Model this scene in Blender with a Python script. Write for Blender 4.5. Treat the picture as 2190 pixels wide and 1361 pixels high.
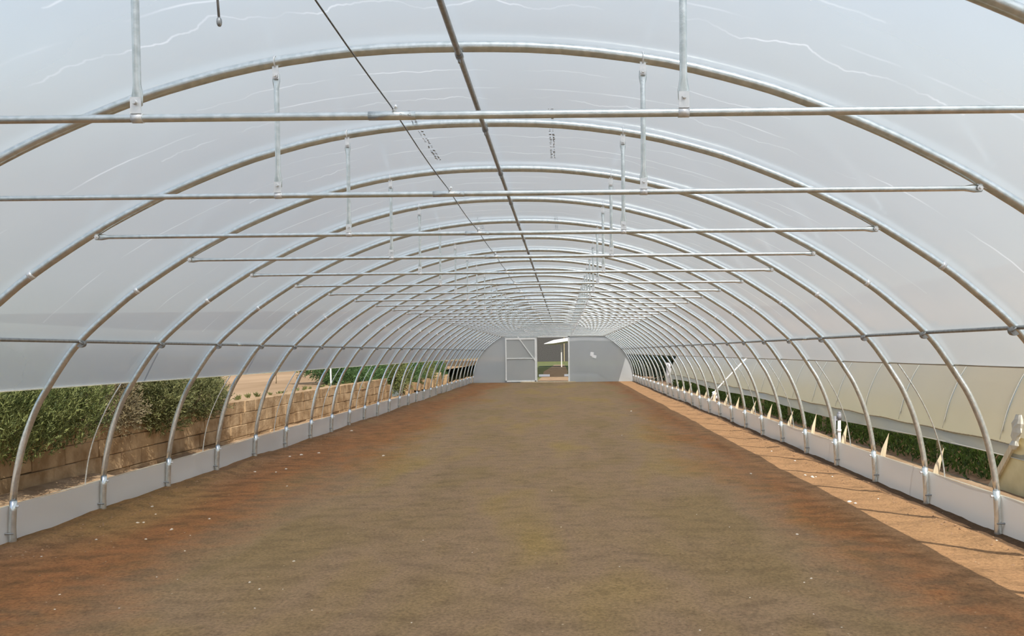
import bpy, math, random
import numpy as np
from mathutils import Vector, Matrix
random.seed(7); RNG = np.random.default_rng(7)
S = bpy.context.scene
for o in list(bpy.data.objects): bpy.data.objects.remove(o)
COL = S.collection

# ------------------------------------------------------------------ camera
CX, CZ = 0.5706, 1.767
F_PX, W, H = 1700.0, 2190.0, 1361.0
YAW, PITCH, ROLL = 0.000578, -0.02827, -0.010476
fwd = Vector((-math.sin(YAW)*math.cos(PITCH), math.cos(YAW)*math.cos(PITCH), math.sin(PITCH)))
r0 = Vector((math.cos(YAW), math.sin(YAW), 0)); u0 = r0.cross(fwd)
rt = r0*math.cos(ROLL)+u0*math.sin(ROLL); up = -r0*math.sin(ROLL)+u0*math.cos(ROLL)
cd = bpy.data.cameras.new('camera'); cam = bpy.data.objects.new('camera', cd); COL.objects.link(cam)
cam.matrix_world = Matrix(((rt.x, up.x, -fwd.x, CX), (rt.y, up.y, -fwd.y, 0), (rt.z, up.z, -fwd.z, CZ), (0, 0, 0, 1)))
cd.sensor_fit = 'HORIZONTAL'; cd.sensor_width = 36.0; cd.lens = 36.0*F_PX/W
cd.shift_x = -108.38/W; cd.shift_y = 120.57/W
cd.clip_start = 0.05; cd.clip_end = 600
S.camera = cam

# ------------------------------------------------------------------ sky, sun, exposure
SUN = Vector((0.30, -0.76, 1.0)).normalized()
world = bpy.data.worlds.new('sky'); S.world = world; world.use_nodes = True
wn = world.node_tree; bg = wn.nodes['Background']
sky = wn.nodes.new('ShaderNodeTexSky'); sky.sky_type = 'NISHITA'; sky.sun_disc = False
sky.sun_elevation = math.asin(SUN.z); sky.sun_rotation = math.atan2(SUN.x, SUN.y)
sky.air_density = 1.0; sky.dust_density = 1.6; sky.ozone_density = 1.0
wn.links.new(sky.outputs[0], bg.inputs[0]); bg.inputs[1].default_value = 0.13
sl = bpy.data.lights.new('sun', 'SUN'); sl.energy = 3.6; sl.angle = 0.009; sl.color = (1.0, 0.965, 0.91)
so = bpy.data.objects.new('sun', sl); COL.objects.link(so); so.rotation_euler = SUN.to_track_quat('Z', 'Y').to_euler()
so.location = (6, -10, 20)
S.view_settings.view_transform = 'Standard'; S.view_settings.look = 'None'
S.view_settings.gamma = 1.0; S.view_settings.exposure = 0.50; S.view_settings.use_curve_mapping = False

# ------------------------------------------------------------------ layout numbers
SP = 1.5                      # hoop spacing
Y0 = 4.556                    # nearest hoop whose crown is in view
NK = 28                       # far gable stands on this hoop
YEND = Y0+SP*NK
def HY(k): return Y0+SP*k
ZL, ZR = 1.475, 1.61          # lower edges of the roof film, left and right
SK = 0.355                    # skirt height
BARZ, BARW, HANX = 2.674, 2.95, 1.04
PX_, PZ_ = 4.018, 1.915
# half profile of a hoop centre line (x, z) from the ground to the crown
PROF = [(4.705, -0.25), (4.712, 0.0), (4.712, 0.2), (4.685, 0.5), (4.62, 0.82), (4.545, 1.06), (4.43, 1.32), (4.325, 1.49),
        (4.22, 1.65), (4.09, 1.83), (3.93, 2.0), (3.70, 2.2), (3.46, 2.39), (3.0, 2.69), (2.6, 2.905), (2.3, 3.045),
        (1.95, 3.185), (1.65, 3.285), (1.165, 3.405), (0.58, 3.484), (0.0, 3.503)]
def catmull(P, n):
    P = [np.array(p, float) for p in P]; out = []
    Q = [2*P[0]-P[1]]+P+[2*P[-1]-P[-2]]
    for i in range(1, len(Q)-2):
        for j in range(n):
            t = j/n; a, b, c, d = Q[i-1], Q[i], Q[i+1], Q[i+2]
            out.append(0.5*((2*b)+(-a+c)*t+(2*a-5*b+4*c-d)*t*t+(-a+3*b-3*c+d)*t**3))
    out.append(P[-1]); return out
HALF = PROF+[(-x, z) for x, z in PROF[-2::-1]]
RING = catmull(HALF, 3)                       # right foot -> crown -> left foot, centre line of the tube
def x_at(z):                                  # half width of the hoop at a height
    pts = [(p[1], p[0]) for p in RING[:len(RING)//2+1]]
    for (z1, x1), (z2, x2) in zip(pts, pts[1:]):
        if z1 <= z <= z2: return x1+(x2-x1)*(z-z1)/max(1e-9, z2-z1)
    return 0
def z_at(x):
    x = abs(x); pts = RING[:len(RING)//2+1]
    for a, b in zip(pts, pts[1:]):
        if b[0] <= x <= a[0] and a[1] > 0.3: return a[1]+(b[1]-a[1])*(a[0]-x)/max(1e-9, a[0]-b[0])
    return 3.5

# ------------------------------------------------------------------ mesh helpers
class MB:
    def __init__(s): s.v = []; s.f = []; s.sm = []
    def add(s, v, f, smooth=True):
        b = len(s.v); s.v.extend([tuple(map(float, p)) for p in v]); s.f.extend([tuple(i+b for i in q) for q in f])
        s.sm.extend([smooth]*len(f)); return s
    def box(s, c, d, rot=None):
        c = Vector(c); hx, hy, hz = d[0]/2, d[1]/2, d[2]/2
        vs = [Vector((x, y, z)) for x in (-hx, hx) for y in (-hy, hy) for z in (-hz, hz)]
        if rot is not None: vs = [rot @ v for v in vs]
        return s.add([v+c for v in vs], [(0, 1, 3, 2), (4, 6, 7, 5), (0, 4, 5, 1), (2, 3, 7, 6), (0, 2, 6, 4), (1, 5, 7, 3)], False)
    def tube(s, P, r, n=12, cap=True, closed=False):
        P = [Vector(p) for p in P]; R = r if isinstance(r, (list, tuple)) else [r]*len(P)
        vs = []; ref = None
        for i, p in enumerate(P):
            t = (P[min(i+1, len(P)-1)]-P[max(i-1, 0)])
            if t.length < 1e-9: t = Vector((0, 0, 1))
            t.normalize()
            if ref is None:
                ref = Vector((0, 1, 0)) if abs(t.y) < 0.9 else Vector((1, 0, 0))
            a = (ref-t*ref.dot(t)).normalized(); b = t.cross(a); ref = a
            rr = R[i] if isinstance(R[i], (list, tuple)) else (R[i], R[i])
            for k in range(n):
                w = 2*math.pi*k/n; vs.append(p+a*math.cos(w)*rr[0]+b*math.sin(w)*rr[1])
        fs = [(i*n+k, i*n+(k+1) % n, (i+1)*n+(k+1) % n, (i+1)*n+k) for i in range(len(P)-1) for k in range(n)]
        s.add(vs, fs)
        if cap:
            b = len(s.v)-len(vs)
            s.f.append(tuple(b+k for k in reversed(range(n)))); s.sm.append(False)
            s.f.append(tuple(b+(len(P)-1)*n+k for k in range(n))); s.sm.append(False)
        return s
    def cyl(s, a, b, r, n=12): return s.tube([a, b], r, n)
    def ball(s, c, r, n=8, m=6, jit=0.0, sc=(1, 1, 1)):
        vs = []; 
        for i in range(m+1):
            th = math.pi*i/m
            for k in range(n):
                w = 2*math.pi*k/n; q = r*(1+random.uniform(-jit, jit)) if 0 < i < m else r
                vs.append((c[0]+q*sc[0]*math.sin(th)*math.cos(w), c[1]+q*sc[1]*math.sin(th)*math.sin(w), c[2]+q*sc[2]*math.cos(th)))
        return s.add(vs, [(i*n+k, (i+1)*n+k, (i+1)*n+(k+1) % n, i*n+(k+1) % n) for i in range(m) for k in range(n)])
    def build(s, name, mat, parent=None):
        me = bpy.data.meshes.new(name); me.from_pydata(s.v, [], s.f); me.validate()
        if len(me.polygons) == len(s.sm): me.polygons.foreach_set('use_smooth', s.sm)
        me.materials.append(mat); me.update()
        o = bpy.data.objects.new(name, me); COL.objects.link(o)
        if parent is not None: o.parent = parent
        return o
def tag(o, label=None, cat=None, group=None, kind=None):
    if label: o['label'] = label
    if cat: o['category'] = cat
    if group: o['group'] = group
    if kind: o['kind'] = kind
    return o
def empty(name, loc, label=None, cat=None, group=None, rz=0):
    o = bpy.data.objects.new(name, None); COL.objects.link(o); o.location = loc; o.rotation_euler = (0, 0, rz); o.empty_display_size = .2
    return tag(o, label, cat, group)
def copy_tree(o, parent=None):
    c = o.copy(); COL.objects.link(c)
    if parent is not None: c.parent = parent
    for ch in list(o.children): copy_tree(ch, c)
    return c
def grid(name, xs, ys, zf, mat):
    vs = [(x, y, zf(x, y)) for y in ys for x in xs]; n = len(xs)
    fs = [(j*n+i, j*n+i+1, (j+1)*n+i+1, (j+1)*n+i) for j in range(len(ys)-1) for i in range(n-1)]
    return MB().add(vs, fs).build(name, mat)
def npmesh(name, V, T, mat, parent=None, smooth=False):
    me = bpy.data.meshes.new(name); V = np.asarray(V, np.float32); T = np.asarray(T, np.int32)
    k = T.shape[1]
    me.vertices.add(len(V)); me.vertices.foreach_set('co', V.ravel())
    me.loops.add(T.size); me.loops.foreach_set('vertex_index', T.ravel())
    me.polygons.add(len(T)); me.polygons.foreach_set('loop_start', np.arange(0, T.size, k, dtype=np.int32))
    me.polygons.foreach_set('use_smooth', np.full(len(T), smooth)); me.update(calc_edges=True); me.validate()
    me.materials.append(mat); o = bpy.data.objects.new(name, me); COL.objects.link(o)
    if parent is not None: o.parent = parent
    return o
# value noise for terrain
def _h(i, j, s): return np.modf(abs(math.sin(i*127.1+j*311.7+s*74.7)*43758.5453))[0]
def vn(x, y, s=0):
    i, j = math.floor(x), math.floor(y); u, v = x-i, y-j; u = u*u*(3-2*u); v = v*v*(3-2*v)
    return (_h(i, j, s)*(1-u)+_h(i+1, j, s)*u)*(1-v)+(_h(i, j+1, s)*(1-u)+_h(i+1, j+1, s)*u)*v
def fb(x, y, s=0, o=3): return sum(vn(x*2**k, y*2**k, s+k)/2**k for k in range(o))/(2-2**(1-o))-0.5

# ------------------------------------------------------------------ materials
def mat_new(name):
    m = bpy.data.materials.new(name); m.use_nodes = True; nt = m.node_tree; nt.nodes.clear()
    out = nt.nodes.new('ShaderNodeOutputMaterial'); return m, nt, out
def N(nt, t, **kw):
    n = nt.nodes.new(t)
    for k, v in kw.items():
        if hasattr(n, k): setattr(n, k, v)
        else: n.inputs[k.replace('_', ' ')].default_value = v
    return n
def ramp(nt, fac, stops, interp='LINEAR'):
    r = nt.nodes.new('ShaderNodeValToRGB'); r.color_ramp.interpolation = interp
    el = r.color_ramp.elements
    while len(el) < len(stops): el.new(0.5)
    for e, (p, c) in zip(el, stops): e.position = p; e.color = (*c, 1) if len(c) == 3 else c
    nt.links.new(fac, r.inputs[0]); return r
def mth(nt, op, a, b=None, c=None, clamp=False):
    n = nt.nodes.new('ShaderNodeMath'); n.operation = op; n.use_clamp = clamp
    for i, v in enumerate((a, b, c)):
        if v is None: continue
        if isinstance(v, (int, float)): n.inputs[i].default_value = v
        else: nt.links.new(v, n.inputs[i])
    return n.outputs[0]
def mixc(nt, f, a, b, mode='MIX'):
    n = nt.nodes.new('ShaderNodeMix'); n.data_type = 'RGBA'; n.blend_type = mode
    for i, v in ((0, f), (6, a), (7, b)):
        if isinstance(v, (int, float)): n.inputs[i].default_value = v
        elif isinstance(v, tuple): n.inputs[i].default_value = (*v, 1)
        else: nt.links.new(v, n.inputs[i])
    return n.outputs[2]
def pbr(name, c1, c2=None, rough=0.6, metal=0.0, scale=6.0, bump=0.0, bscale=40.0, stretch=(1, 1, 1), spec=0.5, detail=4, lo=0.35, hi=0.65):
    m, nt, out = mat_new(name); p = N(nt, 'ShaderNodeBsdfPrincipled')
    p.inputs['Roughness'].default_value = rough; p.inputs['Metallic'].default_value = metal
    p.inputs['Specular IOR Level'].default_value = spec
    tc = N(nt, 'ShaderNodeTexCoord'); mp = N(nt, 'ShaderNodeMapping'); mp.inputs['Scale'].default_value = stretch
    nt.links.new(tc.outputs['Object'], mp.inputs[0])
    if c2:
        n = N(nt, 'ShaderNodeTexNoise'); n.inputs['Scale'].default_value = scale; n.inputs['Detail'].default_value = detail
        nt.links.new(mp.outputs[0], n.inputs[0]); r = ramp(nt, n.outputs[0], [(lo, c1), (hi, c2)]); nt.links.new(r.outputs[0], p.inputs['Base Color'])
    else: p.inputs['Base Color'].default_value = (*c1, 1)
    if bump:
        n = N(nt, 'ShaderNodeTexNoise'); n.inputs['Scale'].default_value = bscale; n.inputs['Detail'].default_value = 5
        nt.links.new(mp.outputs[0], n.inputs[0]); b = N(nt, 'ShaderNodeBump'); b.inputs['Strength'].default_value = bump; b.inputs['Distance'].default_value = 0.02
        nt.links.new(n.outputs[0], b.inputs['Height']); nt.links.new(b.outputs[0], p.inputs['Normal'])
    nt.links.new(p.outputs[0], out.inputs[0]); return m
def leafmat(name, c1, c2, trans=0.25, scale=7):
    m, nt, out = mat_new(name)
    g = N(nt, 'ShaderNodeNewGeometry'); n = N(nt, 'ShaderNodeTexNoise'); n.inputs['Scale'].default_value = scale; n.inputs['Detail'].default_value = 3
    nt.links.new(g.outputs['Position'], n.inputs[0])
    f = mth(nt, 'ADD', mth(nt, 'MULTIPLY', n.outputs[0], .7), mth(nt, 'MULTIPLY', g.outputs['Random Per Island'], .3))
    r = ramp(nt, f, [(0.32, c1), (0.68, c2)])
    d = N(nt, 'ShaderNodeBsdfPrincipled'); d.inputs['Roughness'].default_value = .55; d.inputs['Specular IOR Level'].default_value = .3
    t = N(nt, 'ShaderNodeBsdfTranslucent'); mx = N(nt, 'ShaderNodeMixShader'); mx.inputs[0].default_value = trans
    nt.links.new(r.outputs[0], d.inputs['Base Color']); nt.links.new(r.outputs[0], t.inputs[0])
    nt.links.new(d.outputs[0], mx.inputs[1]); nt.links.new(t.outputs[0], mx.inputs[2]); nt.links.new(mx.outputs[0], out.inputs[0]); return m

def film_mat(name, tcol, dcol, dmix=0.3, clear=0.10, gloss_r=0.16, ior=1.35, creases=False, wr=0.15, wscale=2.0, fwds=0.0):
    m, nt, out = mat_new(name)
    tc = N(nt, 'ShaderNodeTexCoord'); sep = N(nt, 'ShaderNodeSeparateXYZ'); nt.links.new(tc.outputs['Object'], sep.inputs[0])
    nz = N(nt, 'ShaderNodeTexNoise'); nz.inputs['Scale'].default_value = 1.3; nz.inputs['Detail'].default_value = 3
    nt.links.new(tc.outputs['Object'], nz.inputs[0])
    tcl = ramp(nt, nz.outputs[0], [(0.3, tuple(c*.96 for c in tcol)), (0.7, tcol)]).outputs[0]
    mask = None
    if creases:
        X, Y = sep.outputs[0], sep.outputs[1]
        # whitened fold lines in every bay, following the hoops with a jagged wander
        def line(off, wander, nscale, width, x0, x1, seed):
            cm = N(nt, 'ShaderNodeCombineXYZ'); bay = mth(nt, 'FLOOR', mth(nt, 'DIVIDE', mth(nt, 'SUBTRACT', Y, Y0), SP))
            nt.links.new(mth(nt, 'MULTIPLY', X, nscale), cm.inputs[0]); nt.links.new(mth(nt, 'MULTIPLY', bay, 3.71), cm.inputs[1]); cm.inputs[2].default_value = seed
            n1 = N(nt, 'ShaderNodeTexNoise'); n1.inputs['Scale'].default_value = 1.0; n1.inputs['Detail'].default_value = 4; nt.links.new(cm.outputs[0], n1.inputs[0])
            pos = mth(nt, 'FRACT', mth(nt, 'DIVIDE', mth(nt, 'SUBTRACT', Y, Y0), SP))
            dd = mth(nt, 'ABSOLUTE', mth(nt, 'SUBTRACT', pos, mth(nt, 'ADD', off, mth(nt, 'MULTIPLY', mth(nt, 'SUBTRACT', n1.outputs[0], .5), wander))))
            l = mth(nt, 'SUBTRACT', 1.0, mth(nt, 'DIVIDE', dd, width), clamp=True)
            inx = mth(nt, 'MULTIPLY', mth(nt, 'GREATER_THAN', X, x0), mth(nt, 'LESS_THAN', X, x1))
            cm2 = N(nt, 'ShaderNodeCombineXYZ'); nt.links.new(mth(nt, 'MULTIPLY', X, 1.5), cm2.inputs[0]); nt.links.new(mth(nt, 'MULTIPLY', bay, 1.9), cm2.inputs[1]); cm2.inputs[2].default_value = seed+5
            n2 = N(nt, 'ShaderNodeTexNoise'); n2.inputs['Scale'].default_value = 1.0; nt.links.new(cm2.outputs[0], n2.inputs[0])
            vis = mth(nt, 'MULTIPLY', mth(nt, 'SUBTRACT', n2.outputs[0], .42), 5.0, clamp=True)
            return mth(nt, 'MULTIPLY', mth(nt, 'MULTIPLY', l, inx), vis)
        a = line(0.52, 0.16, 0.9, 0.010, -3.9, 3.7, 1.0); b = line(0.66, 0.30, 3.0, 0.010, -2.2, 2.6, 9.0); c = line(0.30, .2, 2.2, 0.008, -1.7, 2.0, 17.0)
        mask = mth(nt, 'MULTIPLY', mth(nt, 'ADD', mth(nt, 'ADD', a, b), c, clamp=True), .38)
        tcl = mixc(nt, mask, tcl, (1.0, 1.0, 1.0))
    tr = N(nt, 'ShaderNodeBsdfTranslucent'); nt.links.new(tcl, tr.inputs[0])
    df = N(nt, 'ShaderNodeBsdfDiffuse'); df.inputs[0].default_value = (*dcol, 1)
    tp = N(nt, 'ShaderNodeBsdfTransparent'); gl = N(nt, 'ShaderNodeBsdfGlossy'); gl.inputs['Roughness'].default_value = gloss_r
    gl.inputs[0].default_value = (.95, .95, .95, 1)
    wn_ = N(nt, 'ShaderNodeTexNoise'); wn_.inputs['Scale'].default_value = wscale; wn_.inputs['Detail'].default_value = 3; nt.links.new(tc.outputs['Object'], wn_.inputs[0])
    bp = N(nt, 'ShaderNodeBump'); bp.inputs['Strength'].default_value = wr; bp.inputs['Distance'].default_value = .03; nt.links.new(wn_.outputs[0], bp.inputs['Height'])
    nt.links.new(bp.outputs[0], gl.inputs['Normal'])
    rf = N(nt, 'ShaderNodeBsdfRefraction'); rf.inputs['Roughness'].default_value = .44; rf.inputs['IOR'].default_value = 1.12; nt.links.new(tcl, rf.inputs[0])
    m0 = N(nt, 'ShaderNodeMixShader'); m0.inputs[0].default_value = fwds; nt.links.new(tr.outputs[0], m0.inputs[1]); nt.links.new(rf.outputs[0], m0.inputs[2])
    nt.links.new(mth(nt, 'MULTIPLY', mth(nt, 'SUBTRACT', 1.0, mask), fwds), m0.inputs[0]) if mask is not None else None
    m1 = N(nt, 'ShaderNodeMixShader'); m1.inputs[0].default_value = dmix; nt.links.new(m0.outputs[0], m1.inputs[1]); nt.links.new(df.outputs[0], m1.inputs[2])
    m2 = N(nt, 'ShaderNodeMixShader'); m2.inputs[0].default_value = clear; nt.links.new(m1.outputs[0], m2.inputs[1]); nt.links.new(tp.outputs[0], m2.inputs[2])
    if mask is not None: nt.links.new(mth(nt, 'MULTIPLY', mth(nt, 'SUBTRACT', 1.0, mask), clear), m2.inputs[0])
    fr = N(nt, 'ShaderNodeLayerWeight'); fr.inputs[0].default_value = 0.5
    fac = mth(nt, 'ADD', .03, mth(nt, 'MULTIPLY', mth(nt, 'POWER', fr.outputs['Facing'], 4.0), .6))
    m3 = N(nt, 'ShaderNodeMixShader'); nt.links.new(fac, m3.inputs[0]); nt.links.new(m2.outputs[0], m3.inputs[1]); nt.links.new(gl.outputs[0], m3.inputs[2])
    nt.links.new(m3.outputs[0], out.inputs[0]); return m

M = {}
M['film'] = film_mat('polythene roof film', (.86, .895, .875), (.78, .81, .80), .18, .09, creases=True, fwds=.55)
M['end_film'] = film_mat('gable film', (.78, .79, .78), (.76, .76, .74), .40, .10, gloss_r=.2, wr=.3)
M['skirt'] = film_mat('white skirt film', (.68, .68, .66), (.82, .82, .79), .75, .0, gloss_r=.22, wr=.35, wscale=3)
M['hem'] = film_mat('folded hem', (.98, .97, .86), (.9, .88, .78), .25, .0, gloss_r=.4, fwds=.2)
M['hem_brown'] = pbr('dusty roll pipe', (.42, .38, .30), rough=.5)
M['nfilm'] = film_mat('cream old film', (.96, .90, .69), (.82, .77, .60), .25, .02, gloss_r=.35, wr=.3)
M['nfilm2'] = film_mat('grey hanging film', (.66, .64, .54), (.56, .55, .46), .4, .06, gloss_r=.35, wr=.5, wscale=5)
M['film_line'] = pbr('pale strap', (.62, .58, .47), rough=.6)
M['galv'] = pbr('galvanised steel', (.62, .67, .66), (.82, .86, .85), rough=.27, metal=.80, scale=30, bump=.05, bscale=120)
M['galv_dark'] = pbr('dull galvanised steel', (.30, .31, .31), (.42, .43, .43), rough=.42, metal=.7, scale=25)
M['zinc'] = pbr('bright zinc plate', (.80, .81, .81), (.90, .90, .90), rough=.28, metal=.5, scale=40)
M['wire'] = pbr('wire', (.16, .16, .16), rough=.4, metal=.8)
M['white_wood'] = pbr('white painted frame', (.84, .84, .81), (.90, .90, .87), rough=.6)
M['timber'] = pbr('pale timber', (.58, .47, .30), (.74, .62, .42), rough=.75, scale=4, stretch=(12, 12, 1), bump=.2, bscale=20)
M['old_timber'] = pbr('old timber', (.25, .20, .12), (.38, .31, .18), rough=.85, scale=5, stretch=(10, 10, 1))
M['pvc'] = pbr('white plastic pipe', (.78, .77, .72), rough=.35)
M['grey_plastic'] = pbr('grey plastic', (.22, .22, .23), rough=.45)
M['patch'] = pbr('white repair tape', (.92, .92, .92), rough=.5)
M['ink'] = pbr('faded ink', (.30, .32, .34), rough=.6)
M['pebble'] = pbr('limestone pebble', (.62, .53, .42), (.86, .78, .66), rough=.8, scale=20)
M['clod'] = pbr('soil clods', (.16, .09, .045), (.33, .20, .11), rough=.95, scale=12)
M['yellow_sheet'] = pbr('yellowed sheet', (.62, .52, .27), (.78, .67, .38), rough=.6, scale=3)
M['bark'] = pbr('bark', (.13, .09, .05), (.24, .18, .11), rough=.9, scale=15)
M['rosemary'] = leafmat('rosemary leaves', (.05, .075, .02), (.34, .37, .13), .3, 5)
M['dry'] = leafmat('dry twigs', (.15, .12, .065), (.36, .30, .17), .1)
M['olive'] = leafmat('olive green leaves', (.07, .085, .03), (.34, .34, .14), .3, 6)
M['bushgreen'] = leafmat('fresh leaves', (.035, .075, .025), (.16, .27, .09))
M['crop'] = leafmat('crop leaves', (.035, .06, .015), (.12, .20, .04), .3)
M['weed'] = leafmat('weed leaves', (.10, .12, .04), (.28, .27, .10), .3)
M['darktree'] = leafmat('dark tree leaves', (.012, .022, .012), (.06, .09, .05), .15)
M['net'] = pbr('dark shade net', (.055, .05, .045), (.085, .08, .07), rough=.9, scale=8)
M['net_clear'] = film_mat('shade net', (.5, .5, .47), (.2, .2, .2), .3, .35, gloss_r=.6)
M['purple'] = pbr('purple drum', (.16, .06, .12), rough=.5)

# soil of the tunnel floor: grey brown tread in the middle, red earth to the sides
def soil_mat():
    m, nt, out = mat_new('tunnel soil'); p = N(nt, 'ShaderNodeBsdfPrincipled'); p.inputs['Roughness'].default_value = .95; p.inputs['Specular IOR Level'].default_value = .15
    tc = N(nt, 'ShaderNodeTexCoord'); sep = N(nt, 'ShaderNodeSeparateXYZ'); nt.links.new(tc.outputs['Object'], sep.inputs[0])
    def nz(scale, det=5, st=(1, 1, 1), rough=.6):
        mp = N(nt, 'ShaderNodeMapping'); mp.inputs['Scale'].default_value = st; nt.links.new(tc.outputs['Object'], mp.inputs[0])
        n = N(nt, 'ShaderNodeTexNoise'); n.inputs['Scale'].default_value = scale; n.inputs['Detail'].default_value = det; n.inputs['Roughness'].default_value = rough; nt.links.new(mp.outputs[0], n.inputs[0]); return n.outputs[0]
    big = nz(.55, 3, (1, .35, 1)); mid = nz(3.0, 6, (1, 1.6, 1)); fine = nz(38, 6, (1, 1, 1), .75)
    tread = ramp(nt, big, [(.38, (.225, .150, .070)), (.5, (.250, .164, .092)), (.62, (.265, .176, .068))]).outputs[0]
    red = ramp(nt, mid, [(.35, (.185, .088, .032)), (.65, (.275, .112, .038))]).outputs[0]
    ax = mth(nt, 'ADD', mth(nt, 'ABSOLUTE', mth(nt, 'SUBTRACT', sep.outputs[0], .1)), mth(nt, 'MULTIPLY', mth(nt, 'SUBTRACT', big, .5), 3.2))
    ax = mth(nt, 'ADD', ax, mth(nt, 'MULTIPLY', mth(nt, 'SUBTRACT', mid, .5), 1.0))
    f = ramp(nt, mth(nt, 'DIVIDE', ax, 5.0), [(.46, (0, 0, 0)), (.70, (.9, .9, .9)), (.80, (.9, .9, .9)), (.95, (.45, .45, .45))]).outputs[0]
    c = mixc(nt, f, tread, red)
    # sandy subsoil along the right edge
    sx = ramp(nt, mth(nt, 'ADD', sep.outputs[0], mth(nt, 'MULTIPLY', mth(nt, 'SUBTRACT', mid, .5), .5)), [(.0, (0, 0, 0)), (1.0, (0, 0, 0))])
    sand = mth(nt, 'MULTIPLY', mth(nt, 'SUBTRACT', mth(nt, 'ADD', sep.outputs[0], mth(nt, 'MULTIPLY', mth(nt, 'SUBTRACT', mid, .5), .6)), 3.45), 2.5, clamp=True)
    c = mixc(nt, mth(nt, 'MULTIPLY', sand, .85), c, (.34, .195, .092))
    shade_band = mth(nt, 'MULTIPLY', mth(nt, 'SUBTRACT', mth(nt, 'ADD', sep.outputs[0], mth(nt, 'MULTIPLY', mth(nt, 'SUBTRACT', mid, .5), .35)), 4.50), 14.0, clamp=True)  # dark band painted into the edge soil to widen the skirt's shadow
    c = mixc(nt, mth(nt, 'MULTIPLY', shade_band, .85), c, (.085, .052, .03))
    spk = ramp(nt, fine, [(.30, (.55, .55, .55)), (.5, (1, 1, 1)), (.68, (1.35, 1.35, 1.35))]).outputs[0]
    c = mixc(nt, 1.0, c, spk, 'MULTIPLY')
    spk2 = ramp(nt, mid, [(.3, (.78, .78, .78)), (.55, (1.05, 1.05, 1.05))]).outputs[0]
    c = mixc(nt, 1.0, c, spk2, 'MULTIPLY')
    vo = N(nt, 'ShaderNodeTexVoronoi'); vo.inputs['Scale'].default_value = 9.0; nt.links.new(tc.outputs['Object'], vo.inputs[0])
    st = ramp(nt, vo.outputs['Distance'], [(.05, (1, 1, 1)), (.075, (0, 0, 0))]).outputs[0]
    sep2 = N(nt, 'ShaderNodeSeparateColor'); nt.links.new(vo.outputs['Color'], sep2.inputs[0])
    st = mth(nt, 'MULTIPLY', st, mth(nt, 'GREATER_THAN', sep2.outputs[0], .80))
    c = mixc(nt, mth(nt, 'MULTIPLY', st, .8), c, (.52, .42, .30))
    nt.links.new(c, p.inputs['Base Color'])
    hgt = mth(nt, 'ADD', mth(nt, 'MULTIPLY', fine, .35), mid)
    b = N(nt, 'ShaderNodeBump'); b.inputs['Strength'].default_value = .55; b.inputs['Distance'].default_value = .05; nt.links.new(hgt, b.inputs['Height']); nt.links.new(b.outputs[0], p.inputs['Normal'])
    nt.links.new(p.outputs[0], out.inputs[0]); return m
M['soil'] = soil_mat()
M['sand'] = pbr('sandy earth', (.24, .155, .085), (.38, .265, .16), rough=.95, scale=2.2, bump=.8, bscale=14, spec=.1, detail=7)
M['field'] = pbr('dry field', (.24, .155, .08), (.40, .27, .155), rough=.95, scale=.35, bump=.4, bscale=6, spec=.1, detail=8, stretch=(1, .3, 1))
M['drygrass'] = pbr('dry grass strip', (.15, .13, .05), (.28, .23, .11), rough=.95, scale=.8, bump=.6, bscale=8, spec=.1, detail=8)
M['grass'] = pbr('rough grass', (.10, .12, .04), (.18, .18, .07), rough=.95, scale=1.5, bump=.5, bscale=10, spec=.1, detail=7)
M['block'] = pbr('sandstone block', (.25, .155, .075), (.46, .32, .18), rough=.9, scale=3.5, bump=.6, bscale=18, spec=.15, detail=7)

# ------------------------------------------------------------------ ground
def floor_z(x, y):
    z = 0.05*fb(x*.5, y*.5, 1)+0.030*fb(x*2.2, y*2.2, 2)+.012*fb(x*9, y*9, 3, 2)
    e = max(0, abs(x)-4.15)/.55
    z += min(e, 1)*(0.035*(vn(y*1.1, 3+x, 8))) 
    if x > 4.0: z += .035*math.exp(-((x-4.40)/.09)**2)*(.4+.8*vn(y*2.0, 1, 12))-.02*min(1, max(0, (x-4.47)/.07))*(.75+.5*vn(y*1.5, 4, 16))+.02*fb(x*6, y*5, 14)
    if x < -4.0: z += .04*math.exp(-((x+4.5)/.12)**2)*vn(y*2.5, 1, 13)
    if y > YEND-1.5: z *= max(0, (YEND-y)/1.5)
    return z
xs = list(np.linspace(-4.9, 4.9, 120))
ys = [-9.5, -6, -2, 1]+list(np.arange(2.2, 9, .075))+list(np.arange(9, 16, .14))+list(np.arange(16, 30, .3))+list(np.arange(30, YEND+.3, .6))+[YEND+.25]
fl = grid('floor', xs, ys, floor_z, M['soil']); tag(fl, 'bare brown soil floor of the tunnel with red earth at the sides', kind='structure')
def rightg(x, y):
    e = min(1, max(0, (x-4.9)/.3)); return floor_z(4.9, y)*(1-e)+e*(.02+.10*vn(x*2, y*1.5, 21)+.05*vn(x*7, y*7, 5)+.03*vn(x*17, y*17, 25))*max(.1, 1-max(0, x-5.5)*2)
gr = grid('ground', list(np.arange(4.9, 6.0, .055)), list(np.arange(5, 20, .1))+list(np.arange(20, 60, .6)), rightg, M['sand'])
nf = grid('ground_neighbour', [5.955, 6.2, 6.6, 7, 8, 10, 20, 40, 80], list(np.arange(5, 60, 1.0)), lambda x, y: .02+.03*fb(x, y, 3), M['clod'])
tag(nf, 'dark earth inside and beyond the neighbouring tunnel', kind='structure')
gr.name = 'ground_right'; tag(gr, 'rough pale earth outside the right skirt', kind='structure')
WX = -5.9                                      # face of the retaining wall
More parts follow.
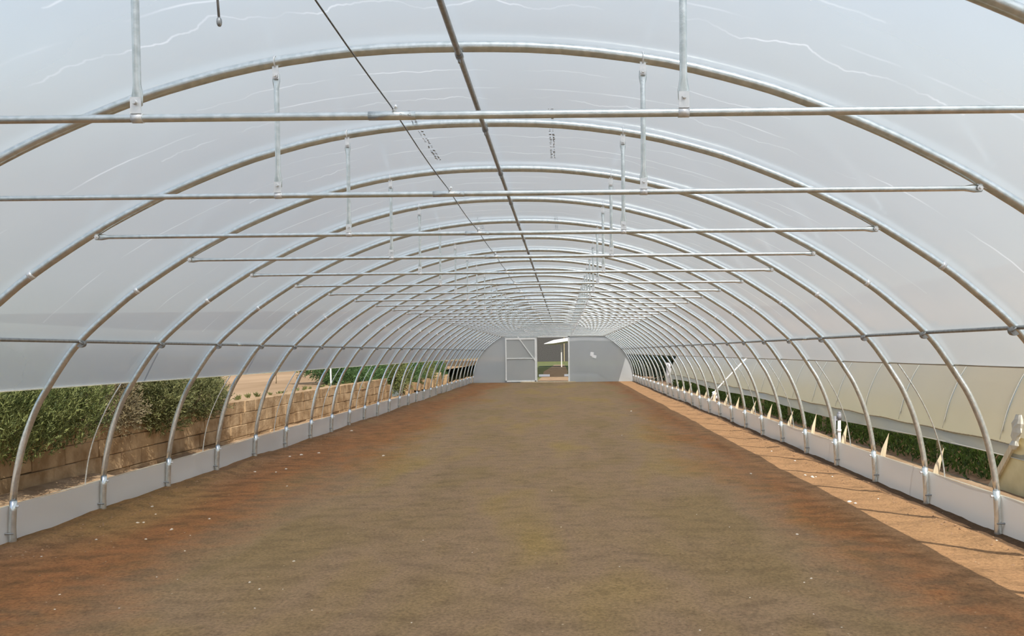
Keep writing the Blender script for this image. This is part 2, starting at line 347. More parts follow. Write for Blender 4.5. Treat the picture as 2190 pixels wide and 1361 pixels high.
def leftg(x, y):
    e = min(1, max(0, (-4.9-x)/.3)); b = floor_z(-4.9, y)*(1-e)+e*(.02+.06*vn(x*2, y*1.5, 31)+.03*vn(x*7, y*7, 6))
    if x < -5.3: b += .16*min(1, (-5.3-x)/.5)*(.5+.6*vn(y*.8, 5, 40))*(1 if y < 11 else .15)
    return b
gl_ = grid('ground_left', list(np.arange(-6.1, -4.89, .09))+[-4.9], list(np.arange(5, 24, .12))+list(np.arange(24, 60, .6)), leftg, M['sand'])
tag(gl_, 'sandy earth strip between the left skirt and the block wall', kind='structure')
def wtop(y): return .85+.001*(y-18)
fld = grid('field', [-160, -110, -80, -60, -45, -35, -28, -22, -18, -15, -12, -10, -8.5, -7.2, -6.15], [4, 8, 12, 16, 20, 24, 28, 32, 36, 42, 50, 60, 75, 90, 120, 170, 260],
           lambda x, y: wtop(min(y, 40))-.05+.05*fb(x*.3, y*.3, 50)+max(0, (-x-25))*.006, M['field'])
tag(fld, 'open sandy field above the block wall', kind='structure')
ff = grid('field_edge', list(np.linspace(-110, -13, 50)), list(np.arange(37, 200, 4)), lambda x, y: .80+max(0, (-x-25))*.006+.16*vn(x*.2, y*.2, 60)+(y-37)*.002 - (0.35 if y < 38 or x > -13.5 else 0), M['drygrass'])
tag(ff, 'strip of dry olive grass at the far side of the field', kind='structure')
yd = grid('ground_back', list(np.linspace(-60, 60, 25)), [YEND+.25, 50, 55, 60, 70, 85, 110, 150, 200, 300], lambda x, y: -.03, M['grass'])
tag(yd, 'green grass behind the far doorway', kind='structure')
pth = MB()
pw = [(YEND+.3, .0, 1.1), (52, .0, 1.0), (60, -.05, .9), (72, -.1, 1.1), (90, 0, .9), (110, .05, .7)]
vs = []
for (y, xc, w) in pw: vs += [(xc-w, y, -.015), (xc+w, y, -.015)]
pth.add(vs, [(2*i, 2*i+1, 2*i+3, 2*i+2) for i in range(len(pw)-1)], True)
tag(pth.build('path', M['sand']), 'trodden earth path leading away from the far doorway', kind='structure')

# ------------------------------------------------------------------ roof film
def offset_ring(d):
    out = []
    for i, p in enumerate(RING):
        a = RING[max(i-1, 0)]; b = RING[min(i+1, len(RING)-1)]; t = np.array(b)-np.array(a); t /= np.linalg.norm(t)
        n = np.array((t[1], -t[0]))                    # outward for right foot -> crown -> left foot
        out.append((p[0]+n[0]*d, p[1]+n[1]*d))
    return out
FR = offset_ring(.036)
if FR[len(FR)//2][1] < RING[len(RING)//2][1]: FR = offset_ring(-.036)
def clip(poly, zr, zl):
    n = len(poly)//2; out = []
    for i, p in enumerate(poly):
        lim = zr if i <= n else zl
        if p[1] >= lim: out.append((i, p))
    i0 = out[0][0]; a, b = poly[i0-1], poly[i0]; t = (zr-a[1])/(b[1]-a[1]); first = (a[0]+(b[0]-a[0])*t, zr)
    i1 = out[-1][0]; a, b = poly[i1], poly[i1+1]; t = (zl-a[1])/(b[1]-a[1]); last = (a[0]+(b[0]-a[0])*t, zl)
    return [first]+[p for _, p in out]+[last]
FP = clip(FR, ZR, ZL)
def film_mesh(mb, prof, y0, y1, sag=.010, per=6, oy=Y0):
    ys = [y0]; k = math.ceil((y0-oy)/SP*per+1e-6)
    while oy+SP*k/per < y1-1e-4: ys.append(oy+SP*k/per); k += 1
    ys.append(y1); n = len(prof); vs = []
    for y in ys:
        ph = ((y-oy)/SP) % 1.0; d = -sag*math.sin(math.pi*ph)**.6 if 0 < ph < 1 else 0
        for i, p in enumerate(prof):
            L = math.hypot(p[0], p[1]) ; vs.append((p[0]*(1+d/L), y, p[1]*(1+d/L)))
    mb.add(vs, [(j*n+i, (j+1)*n+i, (j+1)*n+i+1, j*n+i+1) for j in range(len(ys)-1) for i in range(n-1)])
mb = MB(); film_mesh(mb, FP, -9.0, YEND+.05)
roof = mb.build('ceiling', M['film']); tag(roof, 'translucent white plastic film stretched over the hoops', kind='structure')
# rolled hem along the lower edges
hem = MB(); hem.tube([(FP[-1][0]-.002, y, FP[-1][1]-.006) for y in np.arange(-9, YEND, .75)], [(.022, .006)]*len(np.arange(-9, YEND, .75)), 8).build('hem', M['hem'], roof)['label'] = 'creamy folded hem along the left lower edge of the film'
MB().tube([(FP[0][0], y, FP[0][1]-.006) for y in np.arange(-9, YEND, .75)], .009, 8).build('roll_pipe', M['hem_brown'], roof)['label'] = 'thin brownish roll pipe along the right lower edge of the film'
# faded print lines on the film near the crown (illegible, small dark strokes)
for pi, (px, ya, yb) in enumerate([(.50, 5.75, 7.2), (-.53, 5.75, 7.2), (.50, 10.3, 11.6), (-.53, 10.3, 11.6)]):
    mb = MB(); y = ya; random.seed(40+pi); z0 = z_at(px)+.036-.0135
    while y < yb:
        for gx in range(2):
            if random.random() < .85:
                l = random.choice((.018, .03, .012)); w = random.choice((.006, .012, .018))
                xx = px+(gx-.5)*.026+random.uniform(-.003, .003)
                mb.box((xx, y+l/2, z0-.0005), (w, l, .0006))
        y += random.choice((.03, .04, .05, .04, .09))
    mb.build('printed_marks', M['ink'], roof)['label'] = 'faded grey print running along the film'

# skirts
def skirt(name, sx, label):
    ys = list(np.arange(-9, YEND+.01, .1)); n = 7; vs = []
    for y in ys:
        ph = ((y-Y0)/SP) % 1
        for i in range(n):
            z = -.22+(SK+.22)*i/(n-1); x = x_at(max(z, 0))+.037+.012*math.sin(math.pi*ph)*math.sin(3*z*math.pi+y)+.006*fb(y*3, z*6, 9)
            zz = z+(.008*math.sin(math.pi*ph)*-1+.01*fb(y*.9, 0, 11) if i == n-1 else 0)
            vs.append((sx*x, y, zz))
    f = [(j*n+i, j*n+i+1, (j+1)*n+i+1, (j+1)*n+i) for j in range(len(ys)-1) for i in range(n-1)]
    o = MB().add(vs, f).build(name, M['skirt']); tag(o, label, kind='structure')
    return o
wl = skirt('wall_left', -1, 'low white plastic skirt along the left side'); wr_ = skirt('wall_right', 1, 'low white plastic skirt along the right side')
for o_, s_ in ((wl, -1), (wr_, 1)):
    MB().tube([(s_*(x_at(SK)+.037), y, SK) for y in np.arange(-9, YEND, 1.5)], .005, 6).build('top_hem', M['hem'], o_)

# ------------------------------------------------------------------ gable walls
DX0, DX1, DZ = -.936, .87, 2.62                # far doorway
def gable(name, y, door, label):
    mb = MB(); prof = [p for p in FR if p[1] > -.02]; n = len(prof)//2
    # vertical strips from the ground up to the hoop
    xs_ = sorted(set([round(p[0], 3) for p in prof]+([DX0, DX1] if door else [])))
    def top(x):
        best = 0
        for a, b in zip(prof, prof[1:]):
            lo, hi = min(a[0], b[0]), max(a[0], b[0])
            if lo-1e-6 <= x <= hi+1e-6 and hi > lo: best = max(best, a[1]+(b[1]-a[1])*(x-a[0])/(b[0]-a[0]))
        return best
    for a, b in zip(xs_, xs_[1:]):
        z0 = DZ if door and a >= DX0-1e-4 and b <= DX1+1e-4 else -.05
        ta, tb = top(a), top(b)
        m = 6; vs = []
        for i in range(m+1):
            for x, t in ((a, ta), (b, tb)): vs.append((x, y+.01*math.sin(x*5+i), z0+(t-z0)*i/m))
        mb.add(vs, [(2*i, 2*i+1, 2*i+3, 2*i+2) for i in range(m)])
    o = mb.build(name, M['end_film']); return tag(o, label, kind='structure')
gb = gable('wall_back', YEND+.06, True, 'bluish white plastic gable wall at the far end')
gable('wall_front', -9.05, False, 'plastic gable wall behind the camera')
# L-shaped repair patch on the gable
MB().box((2.27, YEND+.035, 1.62), (.20, .006, .24), Matrix.Rotation(.15, 3, 'Y')).box((2.40, YEND+.032, 1.48), (.26, .006, .17), Matrix.Rotation(.25, 3, 'Y')).build('repair_patch', M['patch'], gb)['label'] = 'bright white L-shaped repair patch'
fr = MB()
fr.box((DX0-.05, YEND, 1.33), (.08, .06, 2.7)).box((DX1+.05, YEND, 1.33), (.08, .06, 2.7)).box(((DX0+DX1)/2, YEND, DZ+.05), (DX1-DX0+.18, .06, .08))
MB().box((0, YEND, 2.72), (6.0, .05, .05)).build('header_bar', M['white_wood'], gb)
fro = fr.build('door_1', M['white_wood']); tag(fro, 'pale frame of the far doorway', kind='structure')
MB().box((-.3, YEND-.07, .015), (3.2, .16, .06), Matrix.Rotation(.004, 3, 'Y')).build('threshold', M['timber'], fro)['label'] = 'cream timber threshold'
# sliding door leaf parked left of the doorway
dl = empty('sliding_door', (-1.90, YEND-.10, 0.03), 'white framed sliding door leaf covered in film, left of the far doorway', 'door')
f_ = MB()
for x in (-.86, .86): f_.box((x, 0, 1.29), (.07, .04, 2.56))
f_.box((0, 0, 2.53), (1.79, .045, .10)).box((0, 0, .05), (1.79, .04, .07)); f_.build('frame', M['white_wood'], dl)
MB().box((0, -.005, 1.38), (1.66, .035, .055)).build('middle_rail', M['white_wood'], dl)
MB().box((.36, -.03, 1.93), (.055, .03, 1.86), Matrix.Rotation(-.62, 3, 'Y')).build('diagonal_brace', M['white_wood'], dl)
MB().box((0, .018, 1.29), (1.70, .004, 2.5)).build('film_panel', M['end_film'], dl)
MB().box((0, .03, 2.62), (2.0, .03, .05)).build('track', M['galv'], dl)
# things beyond the doorway
sh = empty('shade_house', (0, 150, -.1), 'dark net covered shade house far beyond the far doorway', 'building')
mb = MB(); mb.box((0, 10, 2.9), (70, 20, 6)); mb.build('net_wall', M['net'], sh)
MB().box((0, -79, 4.75), (90, 36, .05)).build('added_shade_net', M['net_clear'], sh)  # unseen net sheet added to shade the path and kerbs
for i in range(-2, 3): MB().box((i*5.2+.8, -.2, 2.9), (.22, .1, 6)).build('post', M['old_timber'], sh)
cn = empty('white_tunnel', (5.0, 92, 0), 'white curved tunnel roof seen high in the far doorway', 'greenhouse')
mb = MB(); P_ = [(-6.6, 2.75), (-5.5, 3.15), (-4, 3.38), (-2, 3.45), (2, 3.3), (6, 3.0)]
vs = []
for (x, z) in P_: vs += [(x, 0, z), (x, 8, z+.1)]
for (x, z) in reversed(P_): vs += [(x, 0, z-.38 if -6 < x < 5 else z-.05), (x, 8, z-.5 if -6 < x < 5 else z)]
n = len(vs)//2; mb.add(vs, [(2*i, 2*((i+1) % n), 2*((i+1) % n)+1, 2*i+1) for i in range(n)]+[tuple(2*i for i in range(n))], False)
mb.build('roof_film', M['patch'], cn)
for x in (-4.6, -3.7): MB().box((x, 1, 1.5), (.12, .12, 3.0)).build('post', M['pvc'], cn)
for i, (x0, x1, s) in enumerate(((-1.1, -.30, 'left'), (.75, 3.2, 'right'))):
    tag(MB().box(((x0+x1)/2-.1, 58, .06), (abs(x1-x0), .25, .16)).build('kerb_block', M['patch']), 'low pale kerb %s of the earth path beyond the far doorway' % s, 'kerb')

# ------------------------------------------------------------------ hoops
def ordinal(n): return ['', 'first', 'second', 'third', 'fourth', 'fifth', 'sixth', 'seventh', 'eighth', 'ninth', 'tenth', 'eleventh', 'twelfth', 'thirteenth', 'fourteenth', 'fifteenth'][n]
HR = .030
def flat_end_tube(mb, a, b, r, n=12, flat=.05, axis=None):
    # tube with both ends pressed flat (as the tie bars and hangers have)
    a = Vector(a); b = Vector(b); d = (b-a).normalized(); L = (b-a).length
    mb.tube([a, a+d*.004, a+d*flat*.9, a+d*flat*1.9, b-d*flat*1.9, b-d*flat*.9, b-d*.004, b],
            [(.006, r*1.0), (.006, r*1.40), (.006, r*1.55), (r, r), (r, r), (.006, r*1.55), (.006, r*1.40), (.006, r*1.0)], n)
def make_hoop():
    root = empty('tunnel_hoop', (0, 0, 0))
    MB().tube([(p[0], 0, p[1]) for p in RING if p[1] > .30], HR, 14).build('arch_tube', M['galv'], root)
    for sgn in (1, -1):
        pts = [(sgn*4.705, 0, -.2), (sgn*4.712, 0, 0), (sgn*4.712, 0, .15), (sgn*4.702, 0, .30), (sgn*4.695, 0, .40)]
        gp = MB().tube(pts, .0325, 14).build('ground_post', M['galv'], root)
        MB().cyl((sgn*4.755, -.0, .345), (sgn*4.645, 0, .345), .008, 8).cyl((sgn*4.652, 0, .345), (sgn*4.64, 0, .345), .015, 6).build('bolt', M['zinc'], gp)
        MB().cyl((sgn*4.69, -.02, .085), (sgn*4.78, -.06, .095), .009, 8).ball((sgn*4.785, -.062, .096), .018).build('anchor_pin', M['galv_dark'], gp)
        # collar where two tube lengths meet
        i = min(range(len(RING)), key=lambda k: abs(RING[k][0]-sgn*3.46)+abs(RING[k][1]-2.39)); a, b = RING[i-1], RING[i+1]; c = RING[i]
        t = Vector((b[0]-a[0], 0, b[1]-a[1])).normalized(); c = Vector((c[0], 0, c[1]))
        MB().cyl(c-t*.018, c+t*.018, HR+.0025, 14).cyl(c+Vector((0, -HR-.008, 0)), c+Vector((0, HR, 0)), .006, 6).build('tube_joint', M['zinc'], root)
        # purlin clamp
        c = Vector((sgn*PX_, 0, PZ_)); xx = x_at(PZ_); c = Vector((sgn*xx, 0, PZ_)); 
        cl = MB().cyl(c+Vector((-sgn*.01, -.022, -.02)), c+Vector((-sgn*.01, .022, -.02)), HR+.010, 12)
        cl.cyl(c+Vector((-sgn*.045, -.03, -.03)), c+Vector((-sgn*.02, -.05, 0)), .008, 6); cl.build('purlin_clamp', M['galv_dark'], root)
        # hanger
        zt = z_at(HANX)-HR; hx = sgn*HANX
        hg = MB(); flat_end_tube(hg, (hx, -.0, zt-.035), (hx, -.0, BARZ+.045), .0145, 12, .045); ho = hg.build('hanger', M['galv'], root)
        MB().box((hx, -.012, zt-.03), (.034, .006, .075)).cyl((hx, -.03, zt-.05), (hx, .015, zt-.05), .009, 6).cyl((hx, -.021, zt-.05), (hx, -.017, zt-.05), .016, 10).tube(
            [(hx+(HR+.006)*math.cos(w)*.0+dx, HR*math.sin(w)*1.15, z_at(hx+dx)+HR*math.cos(w)*1.15) for dx in (0,) for w in np.linspace(-2.9, 2.9, 14)], .004, 6).build('upper_bracket', M['zinc'], ho)
        MB().box((hx, -.014, BARZ+.045), (.040, .006, .062)).cyl((hx, -.030, BARZ+.055), (hx, .012, BARZ+.055), .009, 6).cyl((hx-.021, 0, BARZ), (hx+.021, 0, BARZ), .0185, 12).build('lower_bracket', M['zinc'], ho)
    tb = MB(); flat_end_tube(tb, (-BARW-.02, 0, BARZ), (BARW+.02, 0, BARZ), .0155, 12, .055); bo = tb.build('tie_bar', M['galv'], root)
    for sgn in (1, -1):
        xh = x_at(BARZ)*sgn
        MB().box(((xh+sgn*BARW)/2, -.011, BARZ+.012), (abs(xh)-BARW+.03, .006, .034), Matrix.Rotation(sgn*.45, 3, 'Y')).cyl((sgn*BARW, -.028, BARZ), (sgn*BARW, .014, BARZ), .009, 6).cyl((sgn*BARW, -.017, BARZ), (sgn*BARW, -.013, BARZ), .017, 10).build('end_bracket', M['zinc'], bo)
    # tube joint in the bar, left of its middle
    MB().cyl((-.16, 0, BARZ), (.02, 0, BARZ), .0172, 12).cyl((-.035, -.02, BARZ), (-.035, -.01, BARZ), .005, 6).cyl((.0, -.02, BARZ), (.0, -.01, BARZ), .005, 6).build('bar_joint', M['galv'], bo)
    # ridge clamp under the crown
    MB().cyl((0, -.03, 3.503-HR-.017), (0, .03, 3.503-HR-.017), .0235, 12).box((0, 0, 3.503-HR-.045), (.012, .03, .03)).build('ridge_clamp', M['galv_dark'], root)
    return root
proto = make_hoop()
for k in range(-1, NK+1):
    o = proto if k == -1 else copy_tree(proto)
    o.location = (0, HY(k), 0)
    n = k+2
    if k == -1: lab = 'nearest galvanised steel hoop, crown above the picture, its tie bar spanning the full width'
    elif n <= 14: lab = 'galvanised steel hoop with tie bar, %s counted from the camera' % ordinal(n)
    elif k == NK: lab = 'galvanised steel hoop framing the far gable wall'
    elif NK-k <= 15: lab = 'galvanised steel hoop with tie bar, %s in front of the far gable hoop' % ordinal(NK-k)
    tag(o, lab, 'greenhouse hoop', 'galvanised hoops of the tunnel')

# ------------------------------------------------------------------ purlins, wire
yl = list(np.arange(-9, YEND+.01, 1.5))
tag(MB().tube([(0, y, 3.503-HR-.017) for y in yl], .0175, 12).build('ridge_purlin', M['galv_dark']), 'dull steel ridge tube running along the crown of the tunnel', 'purlin')
for s_, w_ in ((-1, 'left'), (1, 'right')):
    p = tag(MB().tube([(s_*(x_at(PZ_)+.004), y, PZ_-.0) for y in yl], .0165, 12).build('side_purlin', M['galv_dark']), 'dark steel side tube running along the %s side of the tunnel' % w_, 'purlin')
    MB().cyl((s_*(x_at(PZ_)+.004), 11.2, PZ_), (s_*(x_at(PZ_)+.004), 11.38, PZ_), .019, 12).build('sleeve', M['galv'], p)
wx = -.065
wr = tag(MB().tube([(wx+.004*math.sin(y), y, BARZ+.023-.012*abs(math.sin(math.pi*(y-Y0)/SP))) for y in np.arange(-9, YEND, .3)], .0028, 6).build('steel_wire', M['wire']), 'thin dark wire running over the tie bars left of the ridge', 'wire')
for k in range(-1, NK):
    MB().ball((wx+.008, HY(k)-.004, BARZ+.032), .010, 8, 6).cyl((wx, HY(k)-.018, BARZ+.022), (wx, HY(k)+.018, BARZ+.022), .006, 6).build('wire_clip', M['zinc'], wr)
hk = empty('hanging_hook', (-.72, 3.056, 3.44), 'short dark rod hanging near the top edge, left of the ridge tube', 'hook')
MB().tube([(0, -.03, .0), (0, -.035, -.1), (.004, -.035, -.25), (.012, -.035, -.40)], .005, 8).build('rod', M['galv_dark'], hk)
MB().ball((.013, -.035, -.42), .011, 8, 6, 0, (1, 1, 1.7)).build('tip', M['galv_dark'], hk)
MB().tube([(0, (HR+.006)*math.sin(w), .02+(HR+.006)*math.cos(w)) for w in np.linspace(-2.9, 2.9, 12)], .004, 6).build('loop', M['galv_dark'], hk)

# thin bows outside the side openings on every second hoop
def make_bow(s, cap):
    z1 = ZR if s > 0 else ZL
    pts = catmull([(s*4.97, 0), (s*4.955, .35), (s*4.87, .75), (s*4.70, 1.15), (s*4.47, 1.52), (s*4.26, 1.80), (s*4.10, 1.98)], 4)
    return MB().tube([(p[0], 0, p[1]) for p in pts], .0085, 8).build('guard_bow', M['galv'])
for s_, w_ in ((-1, 'left'), (1, 'right')):
    b0 = make_bow(s_, 1)
    for j, k in enumerate(range(3, 27, 2)):
        o = b0 if j == 0 else b0.copy()
        if j: COL.objects.link(o)
        o.location = (0, HY(k)+.08, 0)
        tag(o, 'thin steel bow outside the %s opening, %s counted from the camera' % (w_, ordinal(j+1)), 'bow', 'thin bows outside the %s opening' % w_)

# ------------------------------------------------------------------ right side: stakes, risers, leaning pole
st = MB()
stk = [(0, 0, -.05, .050), (.03, 0, .2, .048), (.07, 0, .42, .034), (.13, 0, .64, .002)]
st0 = MB().tube([(x, y, z) for x, y, z, r in stk], [(r*.5, r) for *_, r in stk], 6).build('wooden_stake', M['timber'])
st0.data.polygons.foreach_set('use_smooth', [False]*len(st0.data.polygons))
for j, k in enumerate(range(3, 18)):
    o = st0 if j == 0 else st0.copy()
    if j: COL.objects.link(o)
    o.location = (4.83, HY(k)+.17, 0.0); o.rotation_euler = (0, random.uniform(-.05, .05), random.uniform(-.3, .3)); o.scale = (1, 1, random.uniform(.93, 1.04))
    tag(o, 'pointed pale stake leaning outside the right skirt, %s counted from the camera' % ordinal(j+1), 'stake', 'stakes behind the right skirt')
rp = empty('water_riser', (5.12, 13.1, 0), 'white plastic riser pipe with grey valve head outside the right skirt', 'pipe')
MB().cyl((0, 0, -.05), (0, 0, .62), .028, 12).cyl((0, 0, .40), (0, 0, .44), .036, 12).build('pipe', M['pvc'], rp)
MB().cyl((0, 0, .60), (0, 0, .70), .038, 12).ball((0, 0, .70), .035).cyl((-.07, 0, .05), (-.07, 0, .66), .02, 10).box((-.035, 0, .6), (.09, .03, .03)).build('valve_head', M['grey_plastic'], rp)
lp = empty('leaning_pole', (4.95, 24.1, 0), 'pale pole leaning against the neighbouring tunnel, with white rag at its foot', 'pole')
MB().tube([(0, 0, .1), (.25, 0, .56), (.70, 0, 1.03), (1.21, 0, 1.55)], .022, 8).build('pole', M['pvc'], lp)
MB().ball((.2, 0, .45), .07, 8, 6, .35).ball((.28, 0, .34), .05, 8, 6, .3).box((.22, .02, .2), (.04, .04, .4)).build('rag', M['patch'], lp)

# ------------------------------------------------------------------ neighbouring tunnel on the right
NX = 10.72; NY0, NY1 = 2.0, 40.5
nb = empty('neighbour_tunnel', (NX, NY0, 0), 'cream film tunnel standing close along the right side', 'greenhouse')
def nfilm(zl, zr, off=0.0, sag=.0): 
    return clip([(p[0], p[1]) for p in FR], zr, zl)
np_ = nfilm(.57, .57)
mb = MB(); n = len(np_); ysn = list(np.arange(0, NY1-NY0+.01, .5)); vs = []
for y in ysn:
    for i, p in enumerate(np_):
        ph = (y/SP) % 1; d = 1-.003*math.sin(math.pi*ph); vs.append((p[0]*d, y, p[1]*d+(.012*fb(y*.8, 0, 77) if i in (0, n-1) else 0)))
mb.add(vs, [(j*n+i, (j+1)*n+i, (j+1)*n+i+1, j*n+i+1) for j in range(len(ysn)-1) for i in range(n-1)])
mb.build('film_cover', M['nfilm'], nb)
mb = MB(); vs = []; ysv = list(np.arange(0, NY1-NY0+.01, .25)); xe = np_[-1][0]
for y in ysv:
    dz = .03*math.sin(y*.55)+.02*fb(y*.7, 1, 70)
    for i in range(4): vs.append((xe-.03-.02*i+.012*math.sin(y*3+i), y, .60-.055*i-(.02+dz)*(i/3)))
mb.add(vs, [(j*4+i, (j+1)*4+i, (j+1)*4+i+1, j*4+i+1) for j in range(len(ysv)-1) for i in range(3)])
mb.build('hanging_flap', M['nfilm2'], nb)
MB().tube([(xe-.035, y, .60+.01*fb(y*.8, 0, 77)+.008*math.sin(y*4)) for y in np.arange(0, NY1-NY0, .25)], .012, 6).build('clamp_strip', M['old_timber'], nb)['label'] = 'dark strip where the flap is fixed'
MB().tube([(xe-.09, y, .425-.03*math.sin(y*.55)) for y in np.arange(0, NY1-NY0, .25)], .007, 6).build('flap_hem', M['film_line'], nb)
hp = [p for p in RING if p[0] < 4.8]
h0 = MB().tube([(p[0], 0, p[1]) for p in RING if p[1] > .62], .028, 8).build('hoop', M['galv'], nb)
s0p = [p for p in offset_ring(.040 if FR[len(FR)//2][1] > RING[len(RING)//2][1] and abs(offset_ring(.036)[5][0]-FR[5][0]) < 1e-6 else -.040) if p[1] > .6]
s0 = MB().tube([(p[0], 0, p[1]) for p in s0p], [(.006, .003)]*len(s0p), 6).build('film_line', M['film_line'], nb)  # added pale lines, standing in for hoops showing light through the film
for j in range(0, 26):
    for src in (h0, s0):
        o = src if j == 0 else src.copy()
        if j: COL.objects.link(o)
        o.location = (0, j*SP+.4, 0)
xw = -NX+5.98
def npost(y): 
    return MB().box((xw+.14, y, .18), (.07, .07, .84)).build('inner_post', M['old_timber'], nb)
for y in (7.1, 9.7, 12.3, 14.9, 17.5, 20.1): npost(y)
# crops in the neighbouring tunnel
def leaves(name, pts, dirs, length, width, mat, parent=None):
    pts = np.asarray(pts); dirs = np.asarray(dirs); n = len(pts)
    dirs = dirs/np.linalg.norm(dirs, axis=1, keepdims=True)
    rv = RNG.normal(size=(n, 3)); side = np.cross(dirs, rv); side /= np.linalg.norm(side, axis=1, keepdims=True)+1e-9; nor = np.cross(side, dirs)
    L = length*(.6+.8*RNG.random((n, 1))); Wd = width*(.7+.6*RNG.random((n, 1)))
    a = pts; b = pts+dirs*L*.5+side*Wd+nor*Wd*.3; c = pts+dirs*L-nor*L*.12; d = pts+dirs*L*.5-side*Wd+nor*Wd*.3
    V = np.stack([a, b, c, d], 1).reshape(-1, 3); T = np.arange(4*n).reshape(-1, 4)
    return npmesh(name, V, T, mat, parent)
def crop_rows():
    P, D = [], []
    for xr in (6.16, 6.5, 6.95, 7.45, 8.1):
        n = 6200; y = RNG.uniform(10.4, 40, n); x = xr+RNG.normal(0, .10, n); z = RNG.random(n)**1.2*.34*(.7+.6*np.array([vn(q*.9, xr, 3) for q in y]))
        P.append(np.stack([x, y, z], 1)); D.append(np.stack([RNG.normal(0, .5, n), RNG.normal(0, .5, n), RNG.random(n)+.3], 1))
    o = leaves('crop_plants', np.concatenate(P), np.concatenate(D), .10, .016, M['crop']); tag(o, 'dark green leafy crop growing inside the neighbouring tunnel', 'plants', kind='stuff')
crop_rows()
# torn side sheet and board near the picture's right edge
ts = empty('side_sheet', (5.93, 9.9, 0), 'yellowed plastic sheet held by a leaning board beside the neighbouring tunnel, right picture edge', 'sheet')
nu, nv = 16, 6; vs = []
for a in range(nu+1):
    for b in range(nv+1):
        u, v = a/nu, b/nv; ystart = -.58*v; y_ = ystart+(-3.4-ystart)*u
        vs.append((.015*math.sin(y_*7+v*3)+.02*v, y_, .70*v))
MB().add(vs, [(a*(nv+1)+b, a*(nv+1)+b+1, (a+1)*(nv+1)+b+1, (a+1)*(nv+1)+b) for a in range(nu) for b in range(nv)]).build('sheet', M['yellow_sheet'], ts)
MB().box((-.035, -.29, .35), (.03, .075, .96), Matrix.Rotation(.69, 3, 'X')).build('board', M['timber'], ts)['label'] = 'pale leaning board'
kn = MB(); random.seed(3); ng = 9; vs = []
for a in range(ng):
    t = a/(ng-1); w = (.03, .09, .05, .08, .10, .09, .10, .08, .05)[a]
    for b in range(10):
        q = 2*math.pi*b/10; vs.append((-.05+w*.45*math.cos(q)*random.uniform(.7, 1.2), -.55-.10*t+w*math.sin(q)*random.uniform(.7, 1.2), .56+.42*t))
kn.add(vs, [(a*10+b, a*10+(b+1) % 10, (a+1)*10+(b+1) % 10, (a+1)*10+b) for a in range(ng-1) for b in range(10)], False)
kn.build('gathered_film', M['film_line'], ts)['label'] = 'bunched pale film tied at the top of the board'

# ------------------------------------------------------------------ left side: block wall
random.seed(11)
bw = MB()
y = 6.0
courses = 4
for c in range(courses):
    y = 5.0+random.uniform(0, .4); 
    while y < 30:
        L = random.uniform(.45, .80); y1 = min(y+L, 30.0)
        zt0 = wtop(y)-.02; h = (zt0+.12)/courses; z0 = -.10+h*c; z1 = z0+h-.007
        if y < 28.9 or c < (3 if y < 29.4 else 2):
            dx = random.uniform(-.010, .014); ch = .009
            a = (WX-.30, WX+dx); 
            vs = [(a[0], y, z0), (a[0], y1-.007, z0), (a[0], y1-.007, z1), (a[0], y, z1),
                  (a[1]-ch, y, z0), (a[1]-ch, y1-.007, z0), (a[1]-ch, y1-.007, z1), (a[1]-ch, y, z1),
                  (a[1], y+ch, z0+ch), (a[1], y1-.007-ch, z0+ch), (a[1], y1-.007-ch, z1-ch), (a[1], y+ch, z1-ch)]
            vs = [(p[0]+random.uniform(-.004, .004), p[1]+random.uniform(-.005, .005), p[2]+random.uniform(-.005, .005)) for p in vs]
            bw.add(vs, [(3, 2, 1, 0), (0, 1, 5, 4), (3, 7, 6, 2), (0, 4, 7, 3), (1, 2, 6, 5), (4, 5, 9, 8), (5, 6, 10, 9), (6, 7, 11, 10), (7, 4, 8, 11), (8, 9, 10, 11)], False)
        y = y1
bwo = tag(bw.build('block_wall', M['block']), 'low tan stone block wall along the left outside, holding up the field', 'wall')
MB().box((WX-.16, 17.0, .30), (.2, 23.6, .84)).build('mortar_core', M['sand'], bwo)
# rubble heap at the end of the wall
random.seed(5)
for i, (x, y, s) in enumerate([(-5.9, 33.0, .26), (-5.8, 34.6, .22), (-5.9, 36.4, .34), (-5.8, 38.1, .25), (-5.9, 40.1, .36), (-5.8, 42.6, .28)]):
    b = MB(); a_ = random.uniform(-.25, .25); sx, sy, sz = s*1.5, s*2.6, s*1.6
    b.add([(x+px*sx/2*random.uniform(.85, 1.1), y+py*sy/2*random.uniform(.85, 1.1)+pz*a_*.2, .14+s*.7+pz*sz/2*random.uniform(.85, 1.1)+py*a_*.3) for px in (-1, 1) for py in (-1, 1) for pz in (-1, 1)],
          [(0, 1, 3, 2), (4, 6, 7, 5), (0, 4, 5, 1), (2, 3, 7, 6), (0, 2, 6, 4), (1, 5, 7, 3)], False)
    tag(b.build('stone_block', M['block']), 'loose tan stone block outside the left side past the wall, %s counted from the camera' % ordinal(i+1), 'stone block', 'loose blocks beyond the block wall')

